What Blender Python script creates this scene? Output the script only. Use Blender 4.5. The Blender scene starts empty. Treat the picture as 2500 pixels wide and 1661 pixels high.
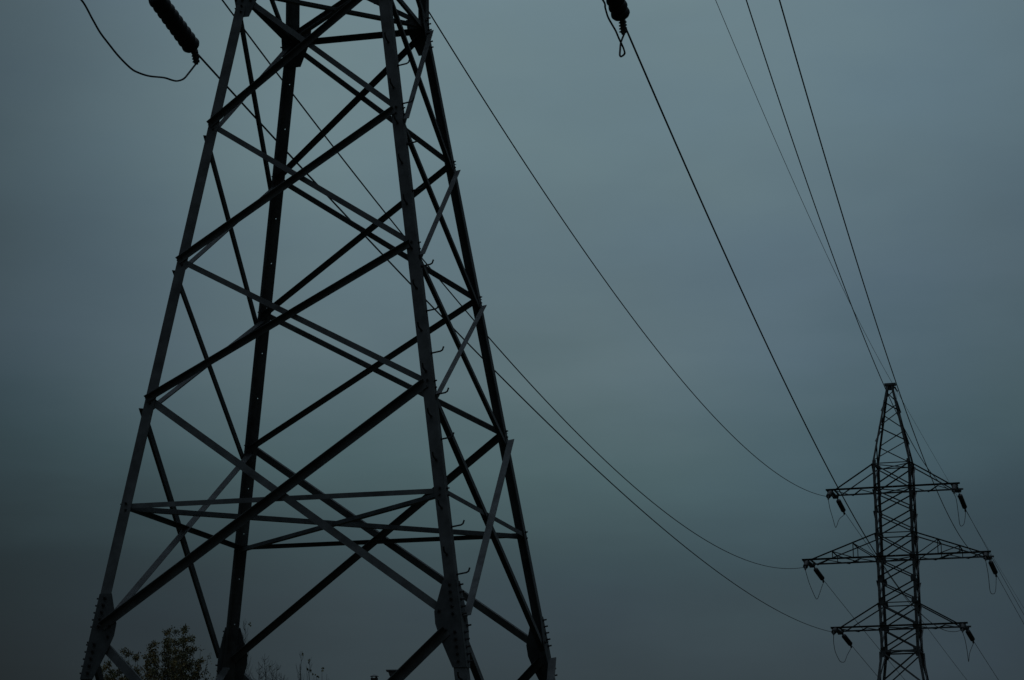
import bpy, bmesh, math, random
from mathutils import Vector, Matrix, Quaternion, noise
random.seed(7)
R = math.radians
# measured layout (metres): string ends, wire ends + sag, jumper paths, tower poses, camera
D = {"S": {"far_front_ul": [[18.5329, 138.08, 24.0082], [18.1436, 136.5123, 23.4627]], "far_rear_ul": [[19.1113, 140.2026, 24.0082], [19.7416, 141.6272, 23.3151]], "far_front_ml": [[17.0382, 138.4873, 19.9826], [16.7137, 136.9009, 19.4486]], "far_rear_ml": [[17.6165, 140.6099, 19.9826], [18.3775, 141.9737, 19.2985]], "far_front_ll": [[18.4978, 138.0896, 15.98], [18.1287, 136.4571, 15.6547]], "far_rear_ll": [[19.0761, 140.2122, 15.98], [19.825, 141.624, 15.3857]], "far_front_ur": [[25.412, 136.2056, 24.0082], [25.0655, 134.6415, 23.4246]], "far_rear_ur": [[25.9903, 138.3282, 24.0082], [26.6164, 139.6374, 23.1131]], "far_front_mr": [[26.9068, 135.7983, 19.9826], [26.5645, 134.1897, 19.5326]], "far_rear_mr": [[27.4851, 137.9209, 19.9826], [28.1439, 139.2872, 19.2038]], "far_front_lr": [[25.4472, 136.196, 15.98], [25.1337, 134.5752, 15.5536]], "far_rear_lr": [[26.0255, 138.3186, 15.98], [26.6924, 139.7768, 15.4004]], "near_rear_ll": [[-5.675, 34.8483, 16.2445], [-4.9923, 36.281, 15.4965]], "near_rear_ul": [[-5.7144, 34.8579, 24.2727], [-5.5549, 36.574, 24.0155]], "near_rear_ml": [[-7.2195, 35.2251, 20.2471], [-7.1644, 36.9666, 20.2173]], "near_rear_lr": [[1.2478, 33.1598, 16.2445], [1.7593, 34.4811, 15.256]], "near_rear_mr": [[2.7176, 32.8013, 20.2471], [3.1361, 34.4542, 20.0138]], "near_rear_ur": [[1.2124, 33.1684, 24.2727], [1.5507, 34.8409, 23.996]], "near_front_ll": [[-6.2711, 32.7292, 16.2445], [-6.663, 31.1225, 15.8595]], "near_front_lr": [[0.7265, 31.0225, 16.2445], [0.3346, 29.4157, 15.8595]]}, "W": {"w_ll": [[-4.9923, 36.281, 15.4965], [18.1287, 136.4571, 15.6547], 1.818], "w_ul": [[-5.5549, 36.574, 24.0155], [18.1436, 136.5123, 23.4627], 3.511], "w_ml": [[-7.1644, 36.9666, 20.2173], [16.7137, 136.9009, 19.4486], 3.767], "w_lr": [[1.7593, 34.4811, 15.256], [25.1337, 134.5752, 15.5536], 2.89], "w_mr": [[3.1361, 34.4542, 20.0138], [26.5645, 134.1897, 19.5326], 3.422], "w_ur": [[1.5507, 34.8409, 23.996], [25.0655, 134.6415, 23.4246], 3.728], "w_gw": [[-2.3009, 32.8931, 30.5513], [22.527, 138.1318, 30.2041], 1.707], "b_ul": [[19.7416, 141.6272, 23.3151], [102.8516, 390.5444, 3.0545], 4.624], "b_ml": [[18.3775, 141.9737, 19.2985], [101.4874, 390.8909, -1.4097], 4.624], "b_ll": [[19.825, 141.624, 15.3857], [102.9349, 390.5411, -5.1093], 4.624], "b_ur": [[26.6164, 139.6374, 23.1131], [109.7263, 388.5546, 3.8435], 4.624], "b_mr": [[28.1439, 139.2872, 19.2038], [111.2538, 388.2044, 0.4716], 4.624], "b_lr": [[26.6924, 139.7768, 15.4004], [109.8023, 388.694, -5.1189], 4.624], "b_gw": [[22.527, 138.1318, 30.2041], [105.6369, 387.049, 7.1477], 2.774]}, "J": {"far_ul": [[18.1436, 136.5123, 23.2922], [18.3986, 137.9155, 23.0009], [18.7088, 139.1543, 22.5995], [18.9368, 140.0817, 22.2921], [19.0368, 140.3549, 22.2124], [19.1619, 140.6547, 22.4194], [19.3722, 141.2078, 22.8149], [19.7416, 141.6272, 23.1446]], "far_ml": [[16.7137, 136.9009, 19.2781], [17.0494, 138.3442, 18.8125], [17.4192, 139.5918, 18.3383], [17.7578, 140.529, 17.9992], [18.0047, 141.0629, 18.3749], [18.2162, 141.6349, 18.8093], [18.3775, 141.9737, 19.128]], "far_ll": [[18.1287, 136.4571, 15.4842], [18.2424, 137.4405, 15.2095], [18.4582, 138.5543, 14.768], [18.748, 139.4846, 14.4206], [18.9439, 139.9516, 14.2683], [19.2235, 140.3528, 14.3084], [19.4807, 140.9937, 14.7329], [19.825, 141.624, 15.2152]], "far_ur": [[25.0655, 134.6415, 23.2541], [25.3486, 135.5498, 23.0417], [25.7167, 137.1218, 22.4156], [25.9219, 138.0218, 22.0496], [26.0704, 138.3784, 21.9205], [26.2895, 138.6697, 22.0797], [26.4619, 139.1127, 22.4552], [26.6164, 139.6374, 22.9426]], "far_mr": [[26.5645, 134.1897, 19.3621], [26.9969, 135.8403, 18.7561], [27.3855, 137.5172, 18.019], [27.6424, 137.9372, 17.9003], [27.8522, 138.2671, 18.1322], [28.1439, 139.2872, 19.0333]], "far_lr": [[25.1337, 134.5752, 15.3831], [25.4871, 135.8253, 15.0326], [25.8243, 137.1682, 14.5003], [26.0757, 138.2659, 14.0542], [26.306, 139.0375, 14.6029], [26.6924, 139.7768, 15.2299]], "near_ll": [[-6.663, 31.1225, 15.689], [-6.6177, 32.4047, 15.4721], [-6.4631, 32.9965, 15.3338], [-6.306, 33.3384, 15.3074], [-6.2133, 33.8018, 15.1663], [-6.1536, 34.0936, 15.0739], [-6.0702, 34.3816, 14.9932], [-5.9661, 34.7088, 14.9036], [-5.84, 35.031, 14.8286], [-5.7517, 35.1975, 14.8115], [-5.6081, 35.4213, 14.826], [-5.4181, 35.6872, 14.8872], [-5.3121, 35.8457, 14.8991], [-5.2421, 35.9431, 14.9177], [-5.1582, 36.0536, 14.9908], [-5.095, 36.1687, 15.1249], [-4.9923, 36.281, 15.326]], "near_lr": [[0.3346, 29.4157, 15.689], [0.7148, 31.197, 15.4307], [1.0739, 32.217, 15.187], [1.3791, 32.8865, 15.0442], [1.4215, 33.0708, 14.9836], [1.4636, 33.2551, 14.9217], [1.5238, 33.4219, 14.8725], [1.5902, 33.5945, 14.8224], [1.6476, 33.778, 14.7625], [1.7104, 33.9625, 14.7029], [1.7396, 34.0744, 14.6632], [1.7411, 34.1191, 14.6458], [1.7179, 34.171, 14.6345], [1.6912, 34.2114, 14.6353], [1.6764, 34.24, 14.6689], [1.6861, 34.3151, 14.7752], [1.7066, 34.428, 14.9353], [1.7593, 34.4811, 15.0855]]}, "near": [-2.5116432898833985, 32.94452406422736, 0, -0.2392389680201912], "far": [22.261648636576403, 138.2041180646558, -0.264495141101971, -0.26602345130229327], "cam": [5828.371227708393, 0.21798119651624132, -0.011489472831048843], "z": [14.893, 12.888, 10.878, 8.912, 7.447, 5.719]}
sc = bpy.context.scene
# ------------------------------------------------------------------ camera
CAMH = 2.7
f_px, pitch, roll = D['cam']
cam = bpy.data.cameras.new('camera'); camo = bpy.data.objects.new('camera', cam)
sc.collection.objects.link(camo); sc.camera = camo
cam.sensor_width = 36; cam.lens = f_px/2500*36; cam.clip_start = .1; cam.clip_end = 20000
c_, s_ = math.cos(pitch), math.sin(pitch)
fwd = Vector((0, c_, s_)); up = Vector((0, -s_, c_)); rt = Vector((1, 0, 0))
r2 = rt*math.cos(roll)+up*math.sin(roll); u2 = -rt*math.sin(roll)+up*math.cos(roll)
camo.matrix_world = Matrix.Translation((0, 0, CAMH)) @ Matrix((r2, u2, -fwd)).transposed().to_4x4()
# ------------------------------------------------------------------ sky: heavy overcast at dusk
world = bpy.data.worlds.new('World'); sc.world = world; world.use_nodes = True
nt = world.node_tree; N = nt.nodes; L = nt.links
for n in list(N): N.remove(n)
def nd(t, **k):
    n = N.new(t)
    for a, b in k.items(): setattr(n, a, b)
    return n
def vmath(op, a=None, b=None):
    n = nd('ShaderNodeMath', operation=op)
    for i, v in enumerate((a, b)):
        if v is None: continue
        if isinstance(v, (int, float)): n.inputs[i].default_value = v
        else: L.new(v, n.inputs[i])
    return n.outputs[0]
out = nd('ShaderNodeOutputWorld'); bg = nd('ShaderNodeBackground'); L.new(bg.outputs[0], out.inputs[0])
tc = nd('ShaderNodeTexCoord'); sep = nd('ShaderNodeSeparateXYZ'); L.new(tc.outputs['Generated'], sep.inputs[0])
elev = vmath('ARCSINE', sep.outputs[2])                     # radians above the horizon
az = vmath('ARCTAN2', sep.outputs[0], sep.outputs[1])       # 0 = north (+Y), + = east
def warp(scale, amp, detail, sx=1, sz=3):
    m = nd('ShaderNodeMapping'); m.inputs['Scale'].default_value = (sx, sx, sz)
    L.new(tc.outputs['Generated'], m.inputs[0])
    n = nd('ShaderNodeTexNoise'); n.inputs['Scale'].default_value = scale
    n.inputs['Detail'].default_value = detail; n.inputs['Roughness'].default_value = .55
    L.new(m.outputs[0], n.inputs[0])
    return vmath('MULTIPLY', vmath('SUBTRACT', n.outputs[0], .5), amp)
e2 = vmath('ADD', vmath('ADD', elev, warp(3.0, .13, 3, 1, 2.6)), warp(11, .028, 5, 1, 4))
ramp = nd('ShaderNodeValToRGB'); L.new(vmath('MULTIPLY', e2, 1/1.5708), ramp.inputs[0])
cr = ramp.color_ramp
def srgb(r, g, b):
    return tuple(((c/255)/12.92 if c/255 <= .04045 else ((c/255+.055)/1.055)**2.4) for c in (r, g, b))+(1,)
stops = [(0.0, (38, 45, 49)), (3.5, (51, 62, 67)), (5.2, (57, 70, 76)), (7.5, (61, 78, 83)), (10, (75, 96, 100)),
         (13, (93, 112, 118)), (16.5, (103, 124, 129)), (21, (111, 132, 137)), (38, (132, 150, 156)), (90, (196, 206, 212))]
while len(cr.elements) < len(stops): cr.elements.new(.5)
for e, (d, c) in zip(cr.elements, stops): e.position = d/90; e.color = srgb(*c)
# the cloud deck is brightest ahead and thickens towards both sides and behind
azw = vmath('ADD', az, warp(2.2, .12, 2))
a1 = vmath('ABSOLUTE', vmath('SUBTRACT', azw, .03))
mr = nd('ShaderNodeMapRange', interpolation_type='SMOOTHSTEP'); L.new(a1, mr.inputs[0])
mr.inputs[1].default_value = .06; mr.inputs[2].default_value = .5
mr.inputs[3].default_value = 1.0; mr.inputs[4].default_value = .25
west = nd('ShaderNodeMapRange', interpolation_type='SMOOTHSTEP'); L.new(azw, west.inputs[0])
west.inputs[1].default_value = -.27; west.inputs[2].default_value = -.06
west.inputs[3].default_value = .66; west.inputs[4].default_value = 1.0
sh = vmath('MULTIPLY', mr.outputs[0], west.outputs[0])
# a darker, browner bank low in the west
ba = nd('ShaderNodeMapRange', interpolation_type='SMOOTHSTEP'); L.new(azw, ba.inputs[0]); ba.inputs[1].default_value = -.01; ba.inputs[2].default_value = -.24
be = nd('ShaderNodeMapRange', interpolation_type='SMOOTHSTEP'); L.new(e2, be.inputs[0]); be.inputs[1].default_value = .185; be.inputs[2].default_value = .115
bank = vmath('MULTIPLY', ba.outputs[0], be.outputs[0])
sh = vmath('MULTIPLY', sh, vmath('SUBTRACT', 1.0, vmath('MULTIPLY', bank, .28)))
# overhead the deck is evenly bright whatever the direction
hi = nd('ShaderNodeMapRange', interpolation_type='SMOOTHSTEP'); L.new(elev, hi.inputs[0]); hi.inputs[1].default_value = .5; hi.inputs[2].default_value = 1.1
sh = vmath('ADD', vmath('MULTIPLY', sh, vmath('SUBTRACT', 1.0, hi.outputs[0])), hi.outputs[0])
mott = vmath('ADD', 1.0, vmath('ADD', warp(5, .24, 5, 1, 2.2), warp(40, .035, 3, 1, 2)))
sh = vmath('MULTIPLY', sh, mott)
# faint colder / bluer patches in the cloud
tint = nd('ShaderNodeMix', data_type='RGBA', blend_type='MULTIPLY')
tn = nd('ShaderNodeMapRange'); L.new(warp(6.5, 1.0, 3, 1, 1.6), tn.inputs[0])
tn.inputs[1].default_value = -.12; tn.inputs[2].default_value = .16
lb = nd('ShaderNodeMapRange', interpolation_type='SMOOTHSTEP'); L.new(azw, lb.inputs[0]); lb.inputs[1].default_value = -.07; lb.inputs[2].default_value = -.2
rb = nd('ShaderNodeMapRange', interpolation_type='SMOOTHSTEP'); L.new(azw, rb.inputs[0]); rb.inputs[1].default_value = .0; rb.inputs[2].default_value = .18
blue = vmath('MINIMUM', vmath('ADD', vmath('MULTIPLY', tn.outputs[0], .45), vmath('MAXIMUM', vmath('MULTIPLY', lb.outputs[0], .7), vmath('MULTIPLY', rb.outputs[0], .6))), 1.0)
L.new(blue, tint.inputs[0]); L.new(ramp.outputs[0], tint.inputs[6]); tint.inputs[7].default_value = (.88, .92, 1.04, 1)
bt = nd('ShaderNodeMix', data_type='RGBA', blend_type='MULTIPLY'); L.new(bank, bt.inputs[0]); L.new(tint.outputs[2], bt.inputs[6]); bt.inputs[7].default_value = (1.06, 1.0, .94, 1)
scl = nd('ShaderNodeVectorMath', operation='SCALE'); L.new(bt.outputs[2], scl.inputs[0]); L.new(sh, scl.inputs['Scale'])
sky = nd('ShaderNodeTexSky', sky_type='NISHITA'); sky.sun_disc = False
sky.sun_elevation = R(3); sky.sun_rotation = R(165)
sk = nd('ShaderNodeVectorMath', operation='SCALE'); L.new(sky.outputs[0], sk.inputs[0]); sk.inputs['Scale'].default_value = .0015
add = nd('ShaderNodeVectorMath', operation='ADD'); L.new(scl.outputs[0], add.inputs[0]); L.new(sk.outputs[0], add.inputs[1])
L.new(add.outputs[0], bg.inputs[0]); bg.inputs[1].default_value = 1.0
sun = bpy.data.lights.new('sun', 'SUN'); sun.energy = .03; sun.angle = R(40); sun.color = (1, .95, .9)
suno = bpy.data.objects.new('sun', sun); sc.collection.objects.link(suno)
suno.rotation_euler = (R(60), 0, R(20))
sc.view_settings.view_transform = 'Standard'; sc.view_settings.look = 'None'
sc.view_settings.exposure = 0; sc.view_settings.gamma = 1
# ------------------------------------------------------------------ helpers
def material(name, col, rough=.7, metal=0., var=.35, scale=6., col2=None, bump=0.):
    m = bpy.data.materials.new(name); m.use_nodes = True
    t = m.node_tree; b = t.nodes['Principled BSDF']
    tcn = t.nodes.new('ShaderNodeTexCoord'); n = t.nodes.new('ShaderNodeTexNoise')
    n.inputs['Scale'].default_value = scale; n.inputs['Detail'].default_value = 6
    n.inputs['Roughness'].default_value = .65
    t.links.new(tcn.outputs['Object'], n.inputs[0])
    r = t.nodes.new('ShaderNodeValToRGB'); t.links.new(n.outputs[0], r.inputs[0])
    r.color_ramp.elements[0].position = .32; r.color_ramp.elements[1].position = .68
    c2 = col2 or tuple(min(1, c*(1+var)) for c in col)
    r.color_ramp.elements[0].color = tuple(c*(1-var) for c in col)+(1,)
    r.color_ramp.elements[1].color = tuple(c2)+(1,)
    col_out = r.outputs[0]
    if 'steel' in name:
        oi = t.nodes.new('ShaderNodeObjectInfo'); mrr = t.nodes.new('ShaderNodeMapRange'); mrr.inputs[3].default_value = .78; mrr.inputs[4].default_value = 1.28
        t.links.new(oi.outputs['Random'], mrr.inputs[0])
        sc_ = t.nodes.new('ShaderNodeVectorMath'); sc_.operation = 'SCALE'
        t.links.new(col_out, sc_.inputs[0]); t.links.new(mrr.outputs[0], sc_.inputs['Scale']); col_out = sc_.outputs[0]
    t.links.new(col_out, b.inputs['Base Color'])
    b.inputs['Roughness'].default_value = rough; b.inputs['Metallic'].default_value = metal
    b.inputs['Specular IOR Level'].default_value = .3
    if bump:
        bp = t.nodes.new('ShaderNodeBump'); bp.inputs['Strength'].default_value = bump
        t.links.new(n.outputs[0], bp.inputs['Height']); t.links.new(bp.outputs[0], b.inputs['Normal'])
    return m
M_steel = material('weathered_steel', (.047, .055, .059), .8, 0, .42, 3.5)
M_plate = material('gusset_steel', (.036, .044, .048), .8, 0, .3, 7)
M_bolt = material('bolt_steel', (.014, .016, .018), .6, 0, .3, 20)
M_disc = material('insulator_glass', (.007, .009, .010), .5, 0, .3, 20)
M_fit = material('fitting_steel', (.04, .045, .048), .6, 0, .3, 20)
M_wire = material('aluminium_cable', (.03, .035, .04), .6, 0, .2, 3)
M_conc = material('concrete', (.28, .27, .25), .9, 0, .25, 4, bump=.3)
M_ground = material('meadow_ground', (.035, .045, .02), .95, 0, .5, .12, (.09, .08, .045), .4)
M_bark = material('bark', (.05, .045, .038), .9, 0, .35, 9)
M_twig = material('twig_bark', (.045, .05, .05), .9, 0, .35, 9)
M_leafg = material('leaf_green', (.065, .075, .042), .7, 0, .45, 1.2, (.12, .12, .055))
M_leafb = material('leaf_autumn', (.13, .095, .035), .7, 0, .4, 1.2, (.17, .13, .04))
M_grass = material('grass', (.05, .07, .025), .8, 0, .4, 2)
M_wall = material('render_wall', (.36, .34, .30), .9, 0, .12, 2)
M_roof = material('roof_sheet', (.06, .055, .055), .7, 0, .3, 4)
M_trim = material('window_frame_paint', (.55, .55, .53), .6, 0, .1, 4)
M_pane = material('window_glass', (.02, .025, .03), .12, 0, .2, 2)
M_brick = material('chimney_brick', (.045, .042, .04), .9, 0, .35, 12)
M_tin = material('sheet_metal', (.07, .075, .08), .6, 0, .3, 8)

def link(name, me, mat, parent=None, loc=None):
    o = bpy.data.objects.new(name, me); sc.collection.objects.link(o)
    if mat is not None and not me.materials:
        me.materials.append(mat)
    o.parent = parent
    if loc is not None: o.location = loc
    return o
def tag(o, label=None, cat=None, group=None, kind=None):
    if label: o['label'] = label
    if cat: o['category'] = cat
    if group: o['group'] = group
    if kind: o['kind'] = kind
    return o
def empty(name, label, cat, loc=(0, 0, 0), rz=0, group=None):
    o = bpy.data.objects.new(name, None); sc.collection.objects.link(o)
    o.location = loc; o.rotation_euler = (0, 0, rz); o.empty_display_size = .2
    return tag(o, label, cat, group)
def copy_tree(o, parent=None):
    c = o.copy(); sc.collection.objects.link(c); c.parent = parent
    for ch in list(o.children): copy_tree(ch, c)
    return c
class MB:
    def __init__(s): s.v = []; s.f = []
    def add(s, vs, fs):
        n = len(s.v); s.v += [tuple(v) for v in vs]; s.f += [tuple(i+n for i in f) for f in fs]
    def box8(s, a, b):   # a, b: loops of equal length -> closed prism
        n = len(a)
        s.add(list(a)+list(b), [tuple(range(n))[::-1], tuple(range(n, 2*n))] +
              [(i, (i+1) % n, (i+1) % n+n, i+n) for i in range(n)])
    def box(s, lo, hi):
        x0, y0, z0 = lo; x1, y1, z1 = hi
        s.box8([(x0, y0, z0), (x1, y0, z0), (x1, y1, z0), (x0, y1, z0)], [(x0, y0, z1), (x1, y0, z1), (x1, y1, z1), (x0, y1, z1)])
    def tube(s, pts, rad, n=6, caps=True):
        pts = [Vector(p) for p in pts]; rings = []
        rads = rad if isinstance(rad, (list, tuple)) else [rad]*len(pts)
        d0 = (pts[1]-pts[0]).normalized()
        x = d0.orthogonal().normalized()
        for i, p in enumerate(pts):
            if i == 0: d = pts[1]-p
            elif i == len(pts)-1: d = p-pts[i-1]
            else: d = (pts[i+1]-p).normalized()+(p-pts[i-1]).normalized()
            d.normalize(); x = (x-d*x.dot(d)).normalized(); y = d.cross(x)
            rings.append([p+(x*math.cos(2*math.pi*k/n)+y*math.sin(2*math.pi*k/n))*rads[i] for k in range(n)])
        vs = [v for r in rings for v in r]; fs = []
        for i in range(len(pts)-1):
            for k in range(n):
                a, b = i*n+k, i*n+(k+1) % n; fs.append((a, b, b+n, a+n))
        if caps: fs += [tuple(range(n))[::-1], tuple(range(len(vs)-n, len(vs)))]
        s.add(vs, fs)
    def mesh(s, name):
        me = bpy.data.meshes.new(name); me.from_pydata(s.v, [], s.f); me.update()
        return me
    def obj(s, name, mat, parent=None, smooth=False):
        me = s.mesh(name)
        if smooth: me.polygons.foreach_set('use_smooth', [True]*len(me.polygons))
        return link(name, me, mat, parent)
def lathe(mb, origin, axis, prof, n=20):
    """prof = [(t along axis, radius)]"""
    o = Vector(origin); d = Vector(axis).normalized(); x = d.orthogonal().normalized(); y = d.cross(x)
    vs = []; fs = []
    for t, r in prof:
        for k in range(n):
            a = 2*math.pi*k/n; vs.append(o+d*t+(x*math.cos(a)+y*math.sin(a))*max(r, 1e-4))
    for i in range(len(prof)-1):
        for k in range(n):
            a, b = i*n+k, i*n+(k+1) % n; fs.append((a, b, b+n, a+n))
    fs += [tuple(range(n))[::-1], tuple(range(len(vs)-n, len(vs)))]
    mb.add(vs, fs)
def angle_bar(mb, p0, p1, n, side, a=.08, t=.008, off=0., a2=None, edge=1):
    """L-profile from p0 to p1. n = outward normal of the face it lies in; side=+1 the bar is bolted on the
    outside (free flange points along +n) or -1 inside. edge=+1: free flange on the upper edge."""
    p0, p1, n = Vector(p0), Vector(p1), Vector(n)
    d = (p1-p0).normalized(); n = (n-d*n.dot(d)).normalized()
    v = n.cross(d).normalized()
    if v.z < 0: v = -v
    if abs(v.z) < 1e-3 and v.x+v.y < 0: v = -v
    v = v*edge; w = n*side; a2 = a2 or a
    c = n*off
    prof = [(-a/2, 0), (a/2, 0), (a/2, a2), (a/2-t, a2), (a/2-t, t), (-a/2, t)]
    l0 = [p0+c+v*q+w*r for q, r in prof]; l1 = [p1+c+v*q+w*r for q, r in prof]
    if (l0[1]-l0[0]).cross(l0[2]-l0[1]).dot(d) > 0: l0.reverse(); l1.reverse()
    mb.box8(l0, l1)
# ------------------------------------------------------------------ tower
ZW = 14.893; K = .1515; W0 = 1.1
ZT = ZW+10.984; ZTOP = ZW+15.686
def hw(z):
    if z <= ZW: return W0+K*(ZW-z)
    if z <= ZT: return W0
    return W0+(.17-W0)*(z-ZT)/(ZTOP-ZT)
CORN = {'A': (-1, -1), 'C': (1, -1), 'B': (-1, 1), 'D': (1, 1)}
def heel(c, z):
    w = hw(z); return Vector((CORN[c][0]*w, CORN[c][1]*w, z))
FACES = [('A', 'C', (0, -1, 0)), ('C', 'D', (1, 0, 0)), ('D', 'B', (0, 1, 0)), ('B', 'A', (-1, 0, 0))]  # left,right seen from outside
def fnormal(p, q, zlo, zhi):
    a, b, c = heel(p, zlo), heel(q, zlo), heel(p, zhi)
    return (b-a).cross(c-a).normalized()
def leg_mesh(c):
    """steel angle leg; the free one carries a row of empty step-bolt holes"""
    mb = MB(); sx, sy = CORN[c]
    segs = [(0.05, 5.6, .16, .013), (5.6, ZW, .15, .012), (ZW, ZT, .165, .013), (ZT, ZTOP, .115, .010)]
    for z0, z1, a, t in segs:
        for ax in (0, 1):       # 0: flange in the front/back plane (along x), 1: flange in the side plane (along y)
            def P(u, v, z):
                h = heel(c, z)
                if ax == 0: return Vector((h.x-sx*u, h.y-sy*v, z))
                return Vector((h.x-sx*v, h.y-sy*u, z))
            u0 = 0 if ax == 0 else t
            if c == 'B' and ax == 0 and z1 <= ZW+.1:
                zs = [z for z in [1.0+.665*i for i in range(24)] if z0+.1 < z < z1-.1]; cur = z0; hr = .0078; uh = .075
                for zh in zs:
                    for (ua, ub, za, zb) in ((u0, a, cur, zh-hr), (u0, uh-hr, zh-hr, zh+hr), (uh+hr, a, zh-hr, zh+hr)):
                        mb.box8([P(ua, 0, za), P(ub, 0, za), P(ub, t, za), P(ua, t, za)], [P(ua, 0, zb), P(ub, 0, zb), P(ub, t, zb), P(ua, t, zb)])
                    cur = zh+hr
                mb.box8([P(u0, 0, cur), P(a, 0, cur), P(a, t, cur), P(u0, t, cur)], [P(u0, 0, z1), P(a, 0, z1), P(a, t, z1), P(u0, t, z1)])
            else:
                mb.box8([P(u0, 0, z0), P(a, 0, z0), P(a, t, z0), P(u0, t, z0)], [P(u0, 0, z1), P(a, 0, z1), P(a, t, z1), P(u0, t, z1)])
    me = mb.mesh('leg'); bm = bmesh.new(); bm.from_mesh(me); bmesh.ops.recalc_face_normals(bm, faces=bm.faces); bm.to_mesh(me); bm.free()
    return me
def fix(o):
    bm = bmesh.new(); bm.from_mesh(o.data); bmesh.ops.recalc_face_normals(bm, faces=bm.faces); bm.to_mesh(o.data); bm.free(); return o
def make_tower():
    root = empty('lattice_tower', 'near dark steel lattice pylon filling the left half, seen close up from below',
                 'power pylon', group='steel lattice pylons of the power line')
    for c in CORN:
        link('leg', leg_mesh(c), M_steel, root)
        b = MB(); h = heel(c, 0.0)
        b.box8([(h.x+x*.55, h.y+y*.55, -1.6) for x, y in ((-1, -1), (1, -1), (1, 1), (-1, 1))], [(h.x+x*.32, h.y+y*.32, .22) for x, y in ((-1, -1), (1, -1), (1, 1), (-1, 1))])
        fix(b.obj('footing', M_conc, root))
    zl = D['z']   # waist, L4, L3, L2, Ld, L1
    def inset(p, q, a, b):
        d = (q-p).normalized(); return p+d*a, q-d*b
    low = [(.22, zl[5]+.04, .115, .010), (zl[5]+.02, zl[3], .10, .009), (zl[3], zl[2], .078, .008), (zl[2], zl[1], .078, .008), (zl[1], zl[0], .078, .008)]
    upz = [ZW+x for x in (0, 1.439, 2.863, 4.15, 5.442, 6.9, 8.2, 9.468, 10.984)]
    for l, r, _n in FACES:
        side = l+r in ('CD', 'BA')
        for i, (z0, z1, a, t) in enumerate(low):
            n = fnormal(l, r, z0, z1)
            sh = -.156 if side and i > 0 else 0; aa = -.063 if side else -.036
            zb, zt = z0+sh, z1+sh
            if i == 1 and side: zb = z0-.02
            if i == 4 and side: zt = z1-.05
            if i == 0: aa = 0
            # rising to the right (seen from outside): on the outside of the legs
            p, q = inset(heel(l, zb+aa), heel(r, zt-aa), .20 if i == 1 else .04, .22 if i == 0 else .10)
            m = MB(); angle_bar(m, p, q, n, 1, a, t, .014); m.obj('brace', M_steel, root)
            p, q = inset(heel(l, zt-aa), heel(r, zb+aa), .16 if i == 0 else .05, .16 if i == 1 else .06)
            m = MB(); angle_bar(m, p, q, n, -1, a, t, -.014); m.obj('brace', M_steel, root)
        for i in range(len(upz)-1):
            z0, z1 = upz[i], upz[i+1]; n = fnormal(l, r, z0, z1)
            zz = (z0+.08, z1-.08)
            p, q = inset(heel(l, zz[0]), heel(r, zz[1]), .05, .05)
            m = MB(); angle_bar(m, p, q, n, 1, .074, .008, .013); m.obj('brace', M_steel, root)
            p, q = inset(heel(l, zz[1]), heel(r, zz[0]), .05, .05)
            m = MB(); angle_bar(m, p, q, n, -1, .074, .008, -.014); m.obj('brace', M_steel, root)
        # horizontals
        for z, a, e in ((zl[4], .068, 1), (ZW+.01, .085, 1), (ZW+2.78, .06, 1), (ZW+6.82, .06, 1), (ZW+10.9, .06, 1)):
            if side and z > ZW: off = -.03
            n = fnormal(l, r, z-.5, z+.0)
            p, q = inset(heel(l, z), heel(r, z), .05, .05)
            m = MB(); angle_bar(m, p, q, n, -1, a, .007, -.026, edge=e); m.obj('horizontal_strut', M_steel, root)
    for z, a in ((zl[4]-.03, .075), (ZW+.07, .08), (ZW+1.40, .06), (ZW+5.40, .06), (ZW+9.43, .06), (ZW+10.86, .055)):
        for k, (c0, c1) in enumerate((('A', 'D'), ('C', 'B'))):
            p, q = inset(heel(c0, z), heel(c1, z), .12, .12)
            m = MB(); angle_bar(m, p-Vector((0, 0, .01*k)), q-Vector((0, 0, .01*k)), (0, 0, 1) if 0 else Vector((q-p)).cross((0, 0, 1)), -1 if k else 1, a, .007, .03*k-.01, edge=-1)
            m.obj('plan_brace', M_steel, root)
    # gusset plates with bolts
    G1 = [(0, .56), (.165, .56), (.325, .15), (.33, -.01), (.29, -.19), (.17, -.58), (0, -.58)]
    G2 = [(0, .24), (.34, .22), (.33, .02), (.27, -.15), (.20, -.35), (0, -.35)]
    G3 = [(0, .16), (.27, .14), (.30, .0), (.27, -.14), (0, -.16)]
    bb = MB(); lathe(bb, (0, 0, 0), (0, 0, 1), [(0, .022), (.015, .022), (.0155, .013), (.058, .012)], 6)
    bolt_me = bb.mesh('bolt'); small = MB()
    def gusset(c, other, z, poly, rows, n, off=.0015, th=.010, single=False):
        # in-plane axes: toward the other leg, and up along this leg
        h = heel(c, z); ex = (heel(other, z)-h).normalized(); ez = (heel(c, z+.5)-heel(c, z-.5)).normalized()
        def P(u, v, k): return h+ex*u+ez*v+n*(off+k)
        m = MB(); lo = [P(u, v, 0) for u, v in poly]; hi = [P(u, v, th) for u, v in poly]; m.box8(lo, hi)
        g = fix(m.obj('gusset_plate', M_plate, root))
        for u, v in rows:
            q = P(u, v, th)
            if single:
                o = link('bolt', bolt_me, M_bolt, g); o.matrix_local = Matrix.Translation(q) @ Vector((0, 0, 1)).rotation_difference(n).to_matrix().to_4x4()
            else: lathe(small, q, n, [(0, .021), (.014, .021), (.0145, .012), (.050, .011)], 6)
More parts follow.
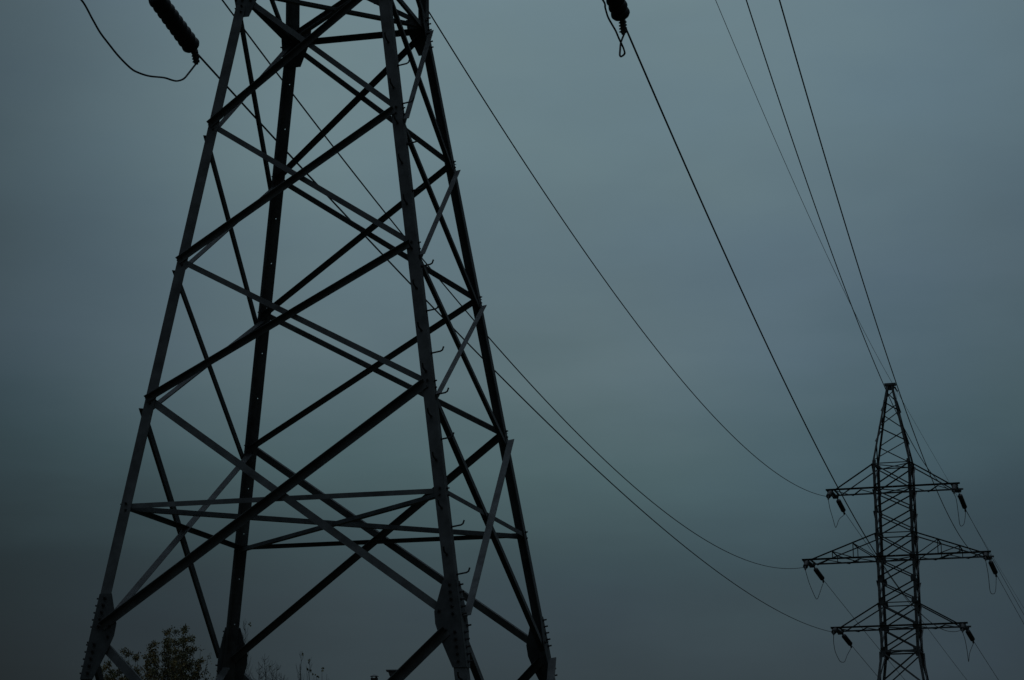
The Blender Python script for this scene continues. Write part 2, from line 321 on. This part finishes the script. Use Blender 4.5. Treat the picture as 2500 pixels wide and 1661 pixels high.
    for l, r, _n in FACES:
        n = fnormal(l, r, 3, 5)
        rows = [(.085, v) for v in (.50, .405, .31, .215, .12, -.12, -.215, -.31, -.405, -.50)]
        for c, o in ((l, r), (r, l)):
            if c == l: gusset(c, o, zl[5], G1, rows+[(.24, .12), (.25, -.02)], n, single=True)
            else: gusset(c, o, zl[5], G1, rows+[(.26, .16), (.2, -.1)], n, single=True)
        n = fnormal(l, r, ZW-2, ZW-1)
        rows = [(.075, v) for v in (.18, .09, .0, -.09, -.18, -.27)]+[(.2, .1), (.2, -.1)]
        for c, o in ((l, r), (r, l)): gusset(c, o, ZW, G2, rows, n)
        if l+r in ('AC', 'DB'):
            for z in upz[1:]:
                s = 1.0 if z < ZW+5.6 else .7
                for c, o in ((l, r), (r, l)):
                    gusset(c, o, z, [(u*s*1.05, v*s*1.2) for u, v in G3], [], fnormal(l, r, ZW+1, ZW+2))
        # single bolts at brace nodes
        b = small
        for z in (zl[1], zl[2], zl[3], zl[4]):
            n = fnormal(l, r, z-.5, z+.5)
            for c, o in ((l, r), (r, l)):
                h = heel(c, z); ex = (heel(o, z)-h).normalized()
                for u, dz in ((.075, .03), (.075, -.06)):
                    lathe(b, h+ex*u+Vector((0, 0, dz))+n*.0, n, [(-.03, .010), (.001, .010), (.0012, .019), (.014, .019), (.0142, .010), (.035, .010)], 6)
    o = fix(small.obj('small_bolts', M_bolt, root)); o['kind'] = 'stuff'
    # step bolts up the near right leg, alternating on its two flanges
    c = 'C'; nF = fnormal('A', 'C', 4, 5); nR = fnormal('C', 'D', 4, 5)
    zt = .9; i = 0
    zs_r = [1.6, 2.8, 3.4, 4.0, 6.343, 6.965, 8.14, 8.752, 9.328, 9.924, 10.564, 11.675, 12.375, 12.986, 13.574]   # a few are missing, as in life
    zs_f = [1.3, 1.9, 2.5, 3.1, 3.7, 4.4, 5.0, 6.598, 7.212, 7.853, 8.443, 9.064, 9.638, 10.237, 10.81, 11.47, 12.073, 12.679, 13.218, 13.924]
    z = ZW+.5
    while z < ZT-.3: (zs_r if i % 2 else zs_f).append(z); z += .3; i += 1
    for zs, n, other in ((zs_r, nR, 'D'), (zs_f, nF, 'A')):
        for z in zs:
            if z > ZW: n = Vector((1, 0, 0)) if other == 'D' else Vector((0, -1, 0))
            h = heel(c, z); ex = (heel(other, z)-h).normalized(); p = h+ex*.075
            m = MB(); up_ = Vector((0, 0, 1))
            m.tube([p-n*.03, p+n*.13, p+n*.158+up_*.012, p+n*.175+up_*.055], .0115, 7)
            lathe(m, p, n, [(.0005, .018), (.015, .018)], 6)
            m.obj('step_bolt', M_bolt, root)
    # peak
    pz = [ZT+.06, ZT+1.19, ZT+2.12, ZT+3.05, ZT+3.68, ZT+4.38]
    for l, r, _n in FACES:
        n = fnormal(l, r, ZT+.5, ZT+1.5)
        for i in range(5):
            c0, c1 = (l, r) if i % 2 == 0 else (r, l)
            pk = MB(); angle_bar(pk, heel(c0, pz[i]+.03), heel(c1, pz[i+1]-.03), n, 1 if i % 2 else -1, .060, .007, .011 if i % 2 else -.011)
            pk.obj('peak_brace', M_steel, root)
    m = MB(); m.box((-.30, -.20, ZTOP-.03), (.36, -.12, ZTOP+.10)); m.box((-.30, .12, ZTOP-.03), (.36, .20, ZTOP+.10))
    m.box((-.24, -.12, ZTOP-.28), (.24, .12, ZTOP-.02)); m.obj('top_beam', M_plate, root)
    # cross-arms
    for zc, zu, La in ((ZW+1.439, ZW+2.78, 3.909), (ZW+5.442, ZW+6.82, 5.422), (ZW+9.468, ZW+10.9, 3.873)):
        for sx in (-1, 1):
            arm = MB()
            for sy in (-1, 1):    # lower chords, front and rear
                angle_bar(arm, (0 if sx < 0 else .003, sy*1.115, zc), (sx*La, sy*1.115, zc), (0, sy, 0), 1, .10, .009, .012)
            arm = arm.obj('crossarm', M_steel, root)
            xt = La-.62
            for sy in (-1, 1):
                m = MB(); angle_bar(m, (sx*1.02, sy*1.115, zu), (sx*xt, sy*1.115, zc+.02), (0, sy, 0), 1, .075, .008, .024)
                m.obj('tie_bar', M_steel, arm)
            # plan lacing between the chords
            m = MB(); n_ = 4 if La < 5 else 5
            xs = [1.1+(La-.55-1.1)*k/(n_-1) for k in range(n_)]
            for k in range(n_-1):
                s0 = 1 if k % 2 else -1
                angle_bar(m, (sx*xs[k], sx*s0*1.08, zc-.05), (sx*xs[k+1], -sx*s0*1.08, zc-.05), (0, 0, -1), 1, .07, .007, .0, .05)
            m.obj('lacing', M_steel, arm)
            # end fitting: cross channel, plates
            m = MB()
            x = sx*(La-.28)
            m.box((x-.05, -1.10, zc-.08), (x+.05, 1.10, zc+.02)); m.box((x-.012, -1.10, zc-.16), (x+.012, 1.10, zc-.081))
            x2 = sx*(La-.5)
            m.box((x2-.04, -1.08, zc-.05), (x2+.04, 1.08, zc+.03))
            for sy in (-1, 1):
                y = sy*.93
                m.box8([(x-.20, y-.16, zc-.112), (x+.16, y-.16, zc-.112), (x+.16, y+.16, zc-.112), (x-.20, y+.16, zc-.112)],
                       [(x-.20, y-.16, zc-.100), (x+.16, y-.16, zc-.100), (x+.16, y+.16, zc-.100), (x-.20, y+.16, zc-.100)])
                m.box8([(x-.16, sy*1.14, zc-.20), (x+.14, sy*1.14, zc-.20), (x+.20, sy*1.14, zc+.06), (x-.30, sy*1.14, zc+.06)],
                       [(x-.16, sy*1.152, zc-.20), (x+.14, sy*1.152, zc-.20), (x+.20, sy*1.152, zc+.06), (x-.30, sy*1.152, zc+.06)])
            fix(m.obj('end_fitting', M_plate, arm))
            if La > 5:   # truss verticals and diagonals of the long arm
                def ztie(x): return zu+(zc-zu)*(x-1.02)/(xt-1.02)
                for sy in (-1, 1):
                    m = MB()
                    for xa, xb in ((2.43, 1.15), (3.64, 2.43)):
                        angle_bar(m, (sx*xa, sy*1.095, ztie(xa)), (sx*xa, sy*1.095, zc), (0, sy, 0), -1, .05, .006, 0)
                        angle_bar(m, (sx*xa, sy*1.095, ztie(xa)), (sx*xb, sy*1.095, zc+.02), (0, sy, 0), -1, .055, .006, -.009)
                    m.obj('truss_web', M_steel, arm)
                m = MB()
                for xa in (2.43, 3.64):
                    angle_bar(m, (sx*xa, -1.08, ztie(xa)-.03), (sx*xa, 1.08, ztie(xa)-.03), (1, 0, 0), 1, .055, .006, 0)
                m.obj('cross_tie', M_steel, arm)
    return root
near = make_tower()
far = copy_tree(near)
x, y, z, yaw = D['near']; near.location = (x, y, z); near.rotation_euler = (0, 0, yaw)
x, y, z, yaw = D['far']; far.location = (x, y, z); far.rotation_euler = (0, 0, yaw)
far['label'] = 'far steel lattice pylon with six crossarms standing whole against the sky at lower right'

# ------------------------------------------------------------------ insulator strings
ND = 9; PITCH = .126
def make_string():
    """hangs along local -Z from its attachment at the origin; total length 1.72 m"""
    root = empty('insulator_string', '', 'insulator')
    m = MB(); m.tube([(0, 0, 0), (0, 0, -.42)], .016, 6); lathe(m, (0, 0, -.02), (0, 0, -1), [(0, .03), (.03, .03), (.035, .014), (.10, .014), (.105, .032), (.15, .032)], 10)
    m.box((-.035, -.010, -.36), (.035, .010, -.18)); m.obj('link', M_fit, root)
    for k in range(ND):
        z = -.43-k*PITCH; b = MB()
        lathe(b, (0, 0, z), (0, 0, -1), [(-.001, .124), (.015, .131), (.035, .139), (.058, .144), (.080, .146), (.094, .143), (.106, .134), (.125, .124)], 28)
        o = b.obj('disc', M_disc, root, True); fix(o)
    z = -.43-ND*PITCH
    m = MB(); m.tube([(0, 0, z+.02), (0, 0, z-.10)], .02, 6)
    m.box((-.03, -.035, z-.11), (.03, .035, z-.02)); m.obj('socket', M_fit, root)
    return root
def make_clamp():
    """bolted strain clamp: body along -Z with a tail bending down (local -X here is world down)"""
    m = MB()
    m.tube([(.02, 0, -1.60), (-.01, 0, -1.68), (-.07, 0, -1.735), (-.165, 0, -1.775)], [.030, .040, .040, .030], 8)
    m.box8([(.02, -.034, -1.63), (-.03, -.034, -1.60), (-.03, .034, -1.60), (.02, .034, -1.63)], [(-.115, -.034, -1.80), (-.165, -.034, -1.755), (-.165, .034, -1.755), (-.115, .034, -1.80)])
    for i in range(4):
        x, z = -.030-.033*i, -1.655-.032*i
        for sy in (-1, 1): lathe(m, (x, sy*.03, z), (0, sy, 0), [(0, .013), (.030, .013)], 6)
    o = m.obj('clamp', M_fit, None); fix(o); return o
proto = make_string(); proto_clamp = make_clamp(); proto_clamp.parent = proto
TOT = 1.70
lab = {'u': 'topmost', 'm': 'middle', 'l': 'lowest'}
side = {'l': 'left', 'r': 'right'}
first = True
NEARLAB = {'near_rear_ll': 'large dark disc insulator hanging at the top left of the picture beside the near pylon',
           'near_rear_lr': 'large dark disc insulator at the top centre, its cable leaving toward the far pylon',
           'near_rear_ml': 'insulator on the left middle arm of the near pylon, above the picture',
           'near_rear_ul': 'insulator on the left topmost arm of the near pylon, above the picture',
           'near_rear_mr': 'insulator on the right middle arm of the near pylon, above the picture',
           'near_rear_ur': 'insulator on the right topmost arm of the near pylon, above the picture',
           'near_front_ll': 'insulator on the camera side of the near pylon\'s left lowest arm',
           'near_front_lr': 'insulator on the camera side of the near pylon\'s right lowest arm'}
for key, (a, e) in D['S'].items():
    o = proto if first else copy_tree(proto); first = False
    a, e = Vector(a), Vector(e); d = (e-a).normalized()
    # local -Z along d, local -X pointing down
    zax = -d; xax = (Vector((0, 0, 1))-zax*zax.z).normalized(); yax = zax.cross(xax)
    if key.startswith('near_rear'):   # the near strain clamps lean their tails inboard
        pass
    s = (e-a).length/TOT
    o.matrix_world = Matrix.Translation(a) @ Matrix((xax, yax, zax)).transposed().to_4x4() @ Matrix.Scale(s, 4)
    who, face, k = key.split('_')
    if who == 'near': o['label'] = NEARLAB[key]
    else: o['label'] = 'disc insulator on the %s side of the far pylon\'s %s %s crossarm tip' % ('facing' if face == 'front' else 'away', side[k[1]], lab[k[0]])
    o['category'] = 'insulator'; o['group'] = 'disc insulator strings at the crossarm tips'
# ------------------------------------------------------------------ cables
def cable(name, pts, rad, label, cat, group, n=6):
    m = MB(); m.tube(pts, rad, n)
    o = m.obj(name, M_wire, None, True); return tag(o, label, cat, group)
WL = {'ll': 'cable from the top left insulator to the far pylon\'s left lowest arm',
      'ml': 'cable passing behind the near pylon to the far pylon\'s left middle arm',
      'ul': 'cable curving from beside the near pylon down to the far pylon\'s left topmost arm',
      'lr': 'cable from the top centre insulator across the far pylon to its right lowest arm',
      'mr': 'cable from the top edge, rightmost of the fan, to the far pylon\'s right middle arm',
      'ur': 'cable from the top edge, second from the right, to the far pylon\'s right topmost arm',
      'gw': 'thin ground wire running from the top edge to the peak of the far pylon'}
for key, (a, b, sag) in D['W'].items():
    a, b = Vector(a), Vector(b); t_, k = key.split('_')
    nseg = 90; pts = []
    for i in range(nseg+1):
        t = i/nseg; p = a.lerp(b, t); p.z -= sag*4*t*(1-t); pts.append(p)
    r = .011 if k == 'gw' else .0165
    if t_ == 'w': cable('ground_wire' if k == 'gw' else 'power_cable', pts, r, WL[k], 'cable', 'cables between the two pylons')
    else:
        r = .009 if k == 'gw' else .0145
        l = 'thin ground wire leaving the far pylon\'s peak toward the lower right corner' if k == 'gw' else \
            'cable running on from the far pylon\'s %s %s arm away to the lower right' % (side[k[1]], lab[k[0]])
        cable('ground_wire' if k == 'gw' else 'power_cable', pts, r, l, 'cable', 'cables running on beyond the far pylon')
def smooth_pts(p, n=7):
    p = [Vector(q) for q in p]; P = [p[0]*2-p[1]]+p+[p[-1]*2-p[-2]]; o = []
    for i in range(1, len(P)-2):
        for k in range(n):
            t = k/n; a, b, c, d = P[i-1:i+3]
            o.append(.5*((2*b)+(c-a)*t+(2*a-5*b+4*c-d)*t*t+(3*b-a-3*c+d)*t**3))
    return o+[p[-1]]
for key, pts in D['J'].items():
    who, k = key.split('_')
    l = ('slack jumper loop below the big %s' % ('left insulator at the top left' if k == 'll' else 'insulator at the top centre')) if who == 'near' else \
        'slack jumper loop under the far pylon\'s %s %s arm tip' % (side[k[1]], lab[k[0]])
    cable('jumper_cable', smooth_pts(pts), .0155 if who == 'near' else .018, l, 'cable', 'jumper loops under the crossarm tips')
# small ground-wire hardware at the far peak
gx = Vector(D['W']['b_gw'][0]); gd = (Vector(D['W']['b_gw'][1])-gx).normalized()
g = empty('ground_wire_fitting', 'small chain of fittings on the ground wire at the right of the far pylon\'s peak', 'fitting', gx)
m = MB(); lathe(m, (0, 0, 0), gd, [(0, .02), (.15, .02), (.16, .055), (.28, .06), (.32, .02), (.5, .015), (.52, .045), (.6, .045), (.62, .015), (.80, .015), (.82, .05), (.93, .05), (.95, .01)], 10); m.obj('clamp_chain', M_fit, g)
m = MB(); m.tube(smooth_pts([gd*.15+Vector((0, 0, -.02)), gd*.35+Vector((.02, 0, -.45)), gd*.6+Vector((.0, 0, -.6)), gd*.75+Vector((0, 0, -.4)), gd*.9]), .006, 5); m.obj('bond_loop', M_wire, g)

# ------------------------------------------------------------------ ground
def gz(x, y):
    t = min(1, max(0, (y-165)/260)); t = t*t*(3-2*t)
    return -.02-20*t+.25*noise.noise((x*.03, y*.03, 0))*min(1, max(0, (abs(y-33)+abs(x))/60))
NG = 120; m = MB(); vs = []; fs = []
def gc(i): t = (i/NG)*2-1; return math.copysign(abs(t)**2.4, t)*3000
for j in range(NG+1):
    for i in range(NG+1):
        gx_, gy_ = gc(i), gc(j)+60; vs.append((gx_, gy_, gz(gx_, gy_)))
for j in range(NG):
    for i in range(NG): a = j*(NG+1)+i; fs.append((a, a+1, a+NG+2, a+NG+1))
m.add(vs, fs); tag(m.obj('ground', M_ground, None, True), kind='structure')
# grass tufts round the near pylon
m = MB()
for _ in range(5000):
    x = random.uniform(-22, 20); y = random.uniform(4, 60); z = gz(x, y)
    h = random.uniform(.15, .45); a = random.uniform(0, 6.28); w = .012; lx, ly = math.cos(a)*w, math.sin(a)*w; tx, ty = random.uniform(-.15, .15), random.uniform(-.15, .15)
    m.add([(x-lx, y-ly, z), (x+lx, y+ly, z), (x+tx, y+ty, z+h)], [(0, 1, 2)])
tag(m.obj('grass', M_grass), 'rough grass growing on the ground round the near pylon', 'grass', kind='stuff')

# ------------------------------------------------------------------ trees
def shoot(m, p, q, r0, r1, wob=.05, n=7, rng=random):
    """a slightly crooked branch from p to q; returns its points"""
    p, q = Vector(p), Vector(q); pts = []
    for i in range(n+1):
        t = i/n; s = math.sin(math.pi*t)
        pts.append(p.lerp(q, t)+Vector((rng.uniform(-1, 1), rng.uniform(-1, 1), rng.uniform(-.3, .3)))*wob*s)
    m.tube(pts, [r0+(r1-r0)*i/n for i in range(n+1)], 5)
    return pts
def leaf(m, p, s, rng):
    n = Vector((rng.uniform(-1, 1), rng.uniform(-1, 1), rng.uniform(-.6, .6))).normalized()
    x = n.orthogonal().normalized(); x.rotate(Quaternion(n, rng.uniform(0, 6.28))); y = n.cross(x)
    m.add([p-x*s*.5, p-x*s*.18+y*s*.42, p+x*s*.32+y*s*.30, p+x*s*.62, p+x*s*.32-y*s*.30, p-x*s*.18-y*s*.42], [(0, 1, 2, 3, 4, 5)])
def leafy_tree():
    rng = random.Random(11); bx, by = -9.55, 66.0
    root = empty('poplar_tree', 'bushy autumn tree still in leaf behind the left legs of the near pylon', 'tree', (bx, by, gz(bx, by)), group='trees beyond the near pylon')
    o = Vector((bx, by, 0))
    tr = MB(); br = MB(); lg = MB(); lb = MB()
    shoot(tr, (0, 0, -.1), (.05, .1, 4.2), .17, .10, .08); shoot(tr, (.05, .1, 4.1), (.25, 0, 6.4), .10, .05, .06)
    tops = [(-9.62, 9.27, 0), (-9.19, 9.33, .3), (-9.85, 8.9, -.5), (-10.05, 8.86, -.2), (-10.68, 8.70, .2), (-10.32, 8.52, -.6), (-11.28, 8.34, .1), (-10.95, 8.05, -.5),
            (-8.71, 8.83, .3), (-8.44, 8.60, -.2), (-8.25, 8.3, .4), (-9.4, 9.0, -.8), (-9.0, 8.8, -.9), (-9.5, 8.6, 1), (-9.05, 9.1, .1), (-8.9, 8.5, .8), (-10.2, 8.3, .9),
            (-8.55, 8.0, .7), (-9.8, 8.4, -1.1), (-9.2, 8.3, -1.3), (-9.3, 9.1, .6), (-10.5, 8.2, .5), (-10.0, 8.55, .6), (-9.65, 8.95, .7), (-9.35, 8.7, -.4), (-9.6, 8.2, .2), (-9.0, 8.3, .3), (-10.3, 7.95, -.2), (-8.8, 8.1, -.6), (-11.1, 7.9, .6), (-9.9, 8.1, 1.2), (-11.35, 8.15, -.3), (-11.0, 8.2, .2), (-11.2, 7.8, 0), (-10.8, 8.35, -.4), (-10.6, 8.0, .3), (-11.5, 7.8, .2), (-9.7, 9.05, .2), (-9.25, 8.95, -.2), (-8.75, 8.35, .1), (-10.15, 8.45, .1), (-9.45, 8.4, .5), (-11.2, 8.45, .1), (-11.4, 8.3, .2), (-10.9, 8.5, 0), (-10.75, 8.75, -.1), (-10.5, 8.6, .2), (-9.6, 9.3, .15), (-9.35, 9.25, -.2), (-9.1, 9.38, 0), (-8.95, 9.1, .2), (-8.85, 8.8, 0), (-8.7, 8.5, .3), (-9.95, 8.75, 0), (-10.2, 8.65, .3)]
    for i, (x, z, dy) in enumerate(tops):
        z -= .13; tip = Vector((x-bx, dy, z)); zb = rng.uniform(3.0, 5.6)
        base = Vector((.05+tip.x*.12, tip.y*.12, zb)); mid = base.lerp(tip, .5)+Vector((tip.x*.22, tip.y*.2, -.1))
        shoot(br, base, mid, .035, .02, .06); pts = shoot(br, mid, tip, .02, .004, .05)
        allp = [base.lerp(mid, k/6) for k in range(3, 7)]+pts
        sparse = i in (8, 9, 10, 17)
        autumn = .65 if i in (3, 5, 15, 17, 16, 6) else .3
        for k, p in enumerate(allp):
            nn = 4 if sparse else 8
            for _ in range(nn):
                # small side twig carrying a cluster of leaves
                d = Vector((rng.gauss(0, 1), rng.gauss(0, 1), abs(rng.gauss(.9, .5)))).normalized()
                ln = rng.uniform(.06, .32)*(1.0 if k < len(allp)-2 else .5); q = p+d*ln
                br.tube([p, p.lerp(q, .5)+Vector((0, 0, .01)), q], [.005, .0035, .002], 3)
                g = lb if rng.random() < autumn else lg
                for _ in range(rng.randint(7, 14) if not sparse else rng.randint(1, 4)):
                    s = rng.uniform(.022, .052); c = p.lerp(q, rng.uniform(.35, 1.1))+Vector((rng.gauss(0, .035), rng.gauss(0, .035), rng.gauss(0, .04)))
                    leaf(g, c, s, rng)
    tr.obj('trunk', M_bark, root); br.obj('branches', M_bark, root)
    c = lg.obj('crown', M_leafg, root); lb.obj('autumn_leaves', M_leafb, c)
leafy_tree()
def bare_tree(bx, by, tops, label, seed, base_z=4.0, leaves=(), spread=.35, ntw=26):
    rng = random.Random(seed); root = empty('bare_tree', label, 'tree', (bx, by, gz(bx, by)), group='trees beyond the near pylon')
    tr = MB(); br = MB(); lf = MB()
    shoot(tr, (0, 0, -.1), (0, 0, base_z), .12, .05, .05)
    for x, z, dy in tops:
        tip = Vector((x-bx, dy, z)); base = Vector((0, 0, base_z-rng.uniform(0, 1.5)))
        mid = Vector((tip.x*.75, tip.y*.7, base.z+(tip.z-base.z)*.45))
        shoot(br, base, mid, .03, .016, .03); pts = shoot(br, mid, tip, .014, .003, .02, 9)
        for j in range(ntw):
            t = rng.uniform(.1, .93); p = mid.lerp(tip, t); i = t*9; k = int(i); p = pts[k].lerp(pts[min(9, k+1)], i-k)
            ln = (1-t)*.55+.10; a = rng.uniform(0, 6.28); h = spread*ln
            q = p+Vector((math.cos(a)*h, math.sin(a)*h, ln*.85))
            m_ = p.lerp(q, .5)+Vector((math.cos(a)*h*.18, math.sin(a)*h*.18, -.02))
            br.tube([p, m_, q], [.005, .0038, .002], 3)
            if rng.random() < .5:
                q2 = m_+Vector((math.cos(a+1)*h*.6, math.sin(a+1)*h*.6, ln*.4)); br.tube([m_, q2], [.0032, .0018], 3)
    for x, z in leaves:
        for _ in range(4): leaf(lf, Vector((x-bx+rng.gauss(0, .014), rng.gauss(0, .1), z+rng.gauss(0, .016))), .055, rng)
    tr.obj('trunk', M_twig, root); c = br.obj('crown', M_twig, root)
    if leaves: lf.obj('last_leaves', M_leafg, c)
bare_tree(-6.75, 60, [(-6.78, 8.89, 0), (-6.9, 8.2, .3)], 'slender bare tree with bristling twigs just right of the near pylon\'s rear leg', 3, 5.5, [(-6.66, 8.75)], .36, 34)
bare_tree(-6.15, 61, [(-6.38, 8.1, 0), (-6.22, 7.95, .3), (-6.05, 7.85, -.2), (-6.55, 7.9, .1), (-5.95, 7.6, 0)], 'low bare bush-like tree with tangled twigs right of the slender one', 5, 5.8, [(-6.25, 7.78)], .75, 30)
bare_tree(-5.28, 60, [(-5.37, 8.06, 0), (-5.15, 7.88, 0), (-5.42, 7.75, .2)], 'thin bare sapling with a few last leaves left of the two roof vents', 8, 6.2, [(-5.33, 7.99), (-5.17, 7.80), (-5.20, 7.60), (-5.12, 7.58)], .3, 7)
bare_tree(-4.78, 60, [(-4.84, 7.58, 0), (-4.72, 7.48, 0), (-5.0, 7.45, .2)], 'short bare sapling tip with dark leaves nearest the roof vents', 9, 6.0, [(-4.83, 7.62), (-4.82, 7.55), (-5.0, 7.46), (-4.95, 7.42), (-5.06, 7.5)], .3, 6)

# ------------------------------------------------------------------ house beyond, only its roof vents reach into the picture
def house():
    X, Y = -4.4, 80.0; z0 = gz(X, Y)-.2
    root = empty('house', 'house hidden below the picture whose chimney pipe and roof vent stick up', 'house', (X, Y, z0))
    w, d, he, hr = 5.5, 4.5, 6.0, 8.55
    m = MB()
    m.box8([(-w, -d, 0), (w, -d, 0), (w, d, 0), (-w, d, 0)], [(-w, -d, he), (w, -d, he), (w, d, he), (-w, d, he)])
    for s in (-1, 1): m.box8([(s*w, -d, he), (s*w, d, he), (s*w, 0, hr-.1)], [(s*(w-.2), -d, he), (s*(w-.2), d, he), (s*(w-.2), 0, hr-.1)])
    fix(m.obj('wall', M_wall, root))
    m = MB()
    for s in (-1, 1):
        m.box8([(-w-.5, s*(d+.6), he-.35), (-w-.5, 0, hr), (-w-.5, 0, hr+.12), (-w-.5, s*(d+.6), he-.23)], [(w+.5, s*(d+.6), he-.35), (w+.5, 0, hr), (w+.5, 0, hr+.12), (w+.5, s*(d+.6), he-.23)])
    rf = fix(m.obj('roof', M_roof, root))
    for zz in (1.0, 3.9):
        for xx in (-3.6, -1.2, 1.2, 3.6):
            if zz < 2 and xx == 1.2: continue
            m = MB(); y = -d-.02
            for a, b in (((xx-.6, zz), (xx-.52, zz+1.4)), ((xx+.52, zz), (xx+.6, zz+1.4)), ((xx-.52, zz), (xx+.52, zz+.08)), ((xx-.52, zz+1.32), (xx+.52, zz+1.4)), ((xx-.03, zz+.08), (xx+.03, zz+1.32))):
                m.box((a[0], y-.04, a[1]), (b[0], y+.03, b[1]))
            f = m.obj('window', M_trim, root)
            m = MB(); m.box((xx-.52, y-.005, zz+.08), (xx-.03, y+.015, zz+1.32)); m.box((xx+.03, y-.005, zz+.08), (xx+.52, y+.015, zz+1.32)); m.obj('pane', M_pane, f)
    m = MB(); m.box((.7, -d-.05, 0), (1.7, -d-.003, 2.1)); dr = m.obj('door', M_roof, root); m = MB(); m.box((.8, -d-.1, 1.0), (.84, -d-.051, 1.15)); m.obj('handle', M_tin, dr)
    # pipe chimney with a little pyramid cowl
    cx = -4.71-X; top = 9.07-z0
    m = MB(); m.box((cx-.115, -.115, hr-.2), (cx+.115, .115, top-.12)); ch = m.obj('chimney', M_brick, root)
    m = MB(); zc = top-.065
    for sx in (-1, 1):
        for sy in (-1, 1): m.box((cx+sx*.08-.014, sy*.08-.014, top-.12), (cx+sx*.08+.014, sy*.08+.014, zc))
    m.box((cx+.03, -.03, top-.12), (cx+.09, .03, zc-.001))
    m.box8([(cx-.14, -.14, zc), (cx+.14, -.14, zc), (cx+.14, .14, zc), (cx-.14, .14, zc)], [(cx-.01, -.01, top), (cx+.01, -.01, top), (cx+.01, .01, top), (cx-.01, .01, top)])
    m.obj('cowl', M_tin, ch)
    # funnel-shaped roof vent under a flat plate
    vx = -3.97-X; vt = 9.20-z0
    m = MB(); m.box((vx-.05, -.05, hr-.2), (vx+.05, .05, vt-.19)); v = m.obj('roof_vent', M_tin, root)
    m = MB(); m.box((vx-.34, -.3, vt-.035), (vx+.34, .3, vt))
    m.box8([(vx-.23, -.2, vt-.185), (vx+.23, -.2, vt-.185), (vx+.23, .2, vt-.185), (vx-.23, .2, vt-.185)], [(vx-.28, -.25, vt-.037), (vx+.28, -.25, vt-.037), (vx+.28, .25, vt-.037), (vx-.28, .25, vt-.037)])
    m.obj('hood', M_tin, v)
house()
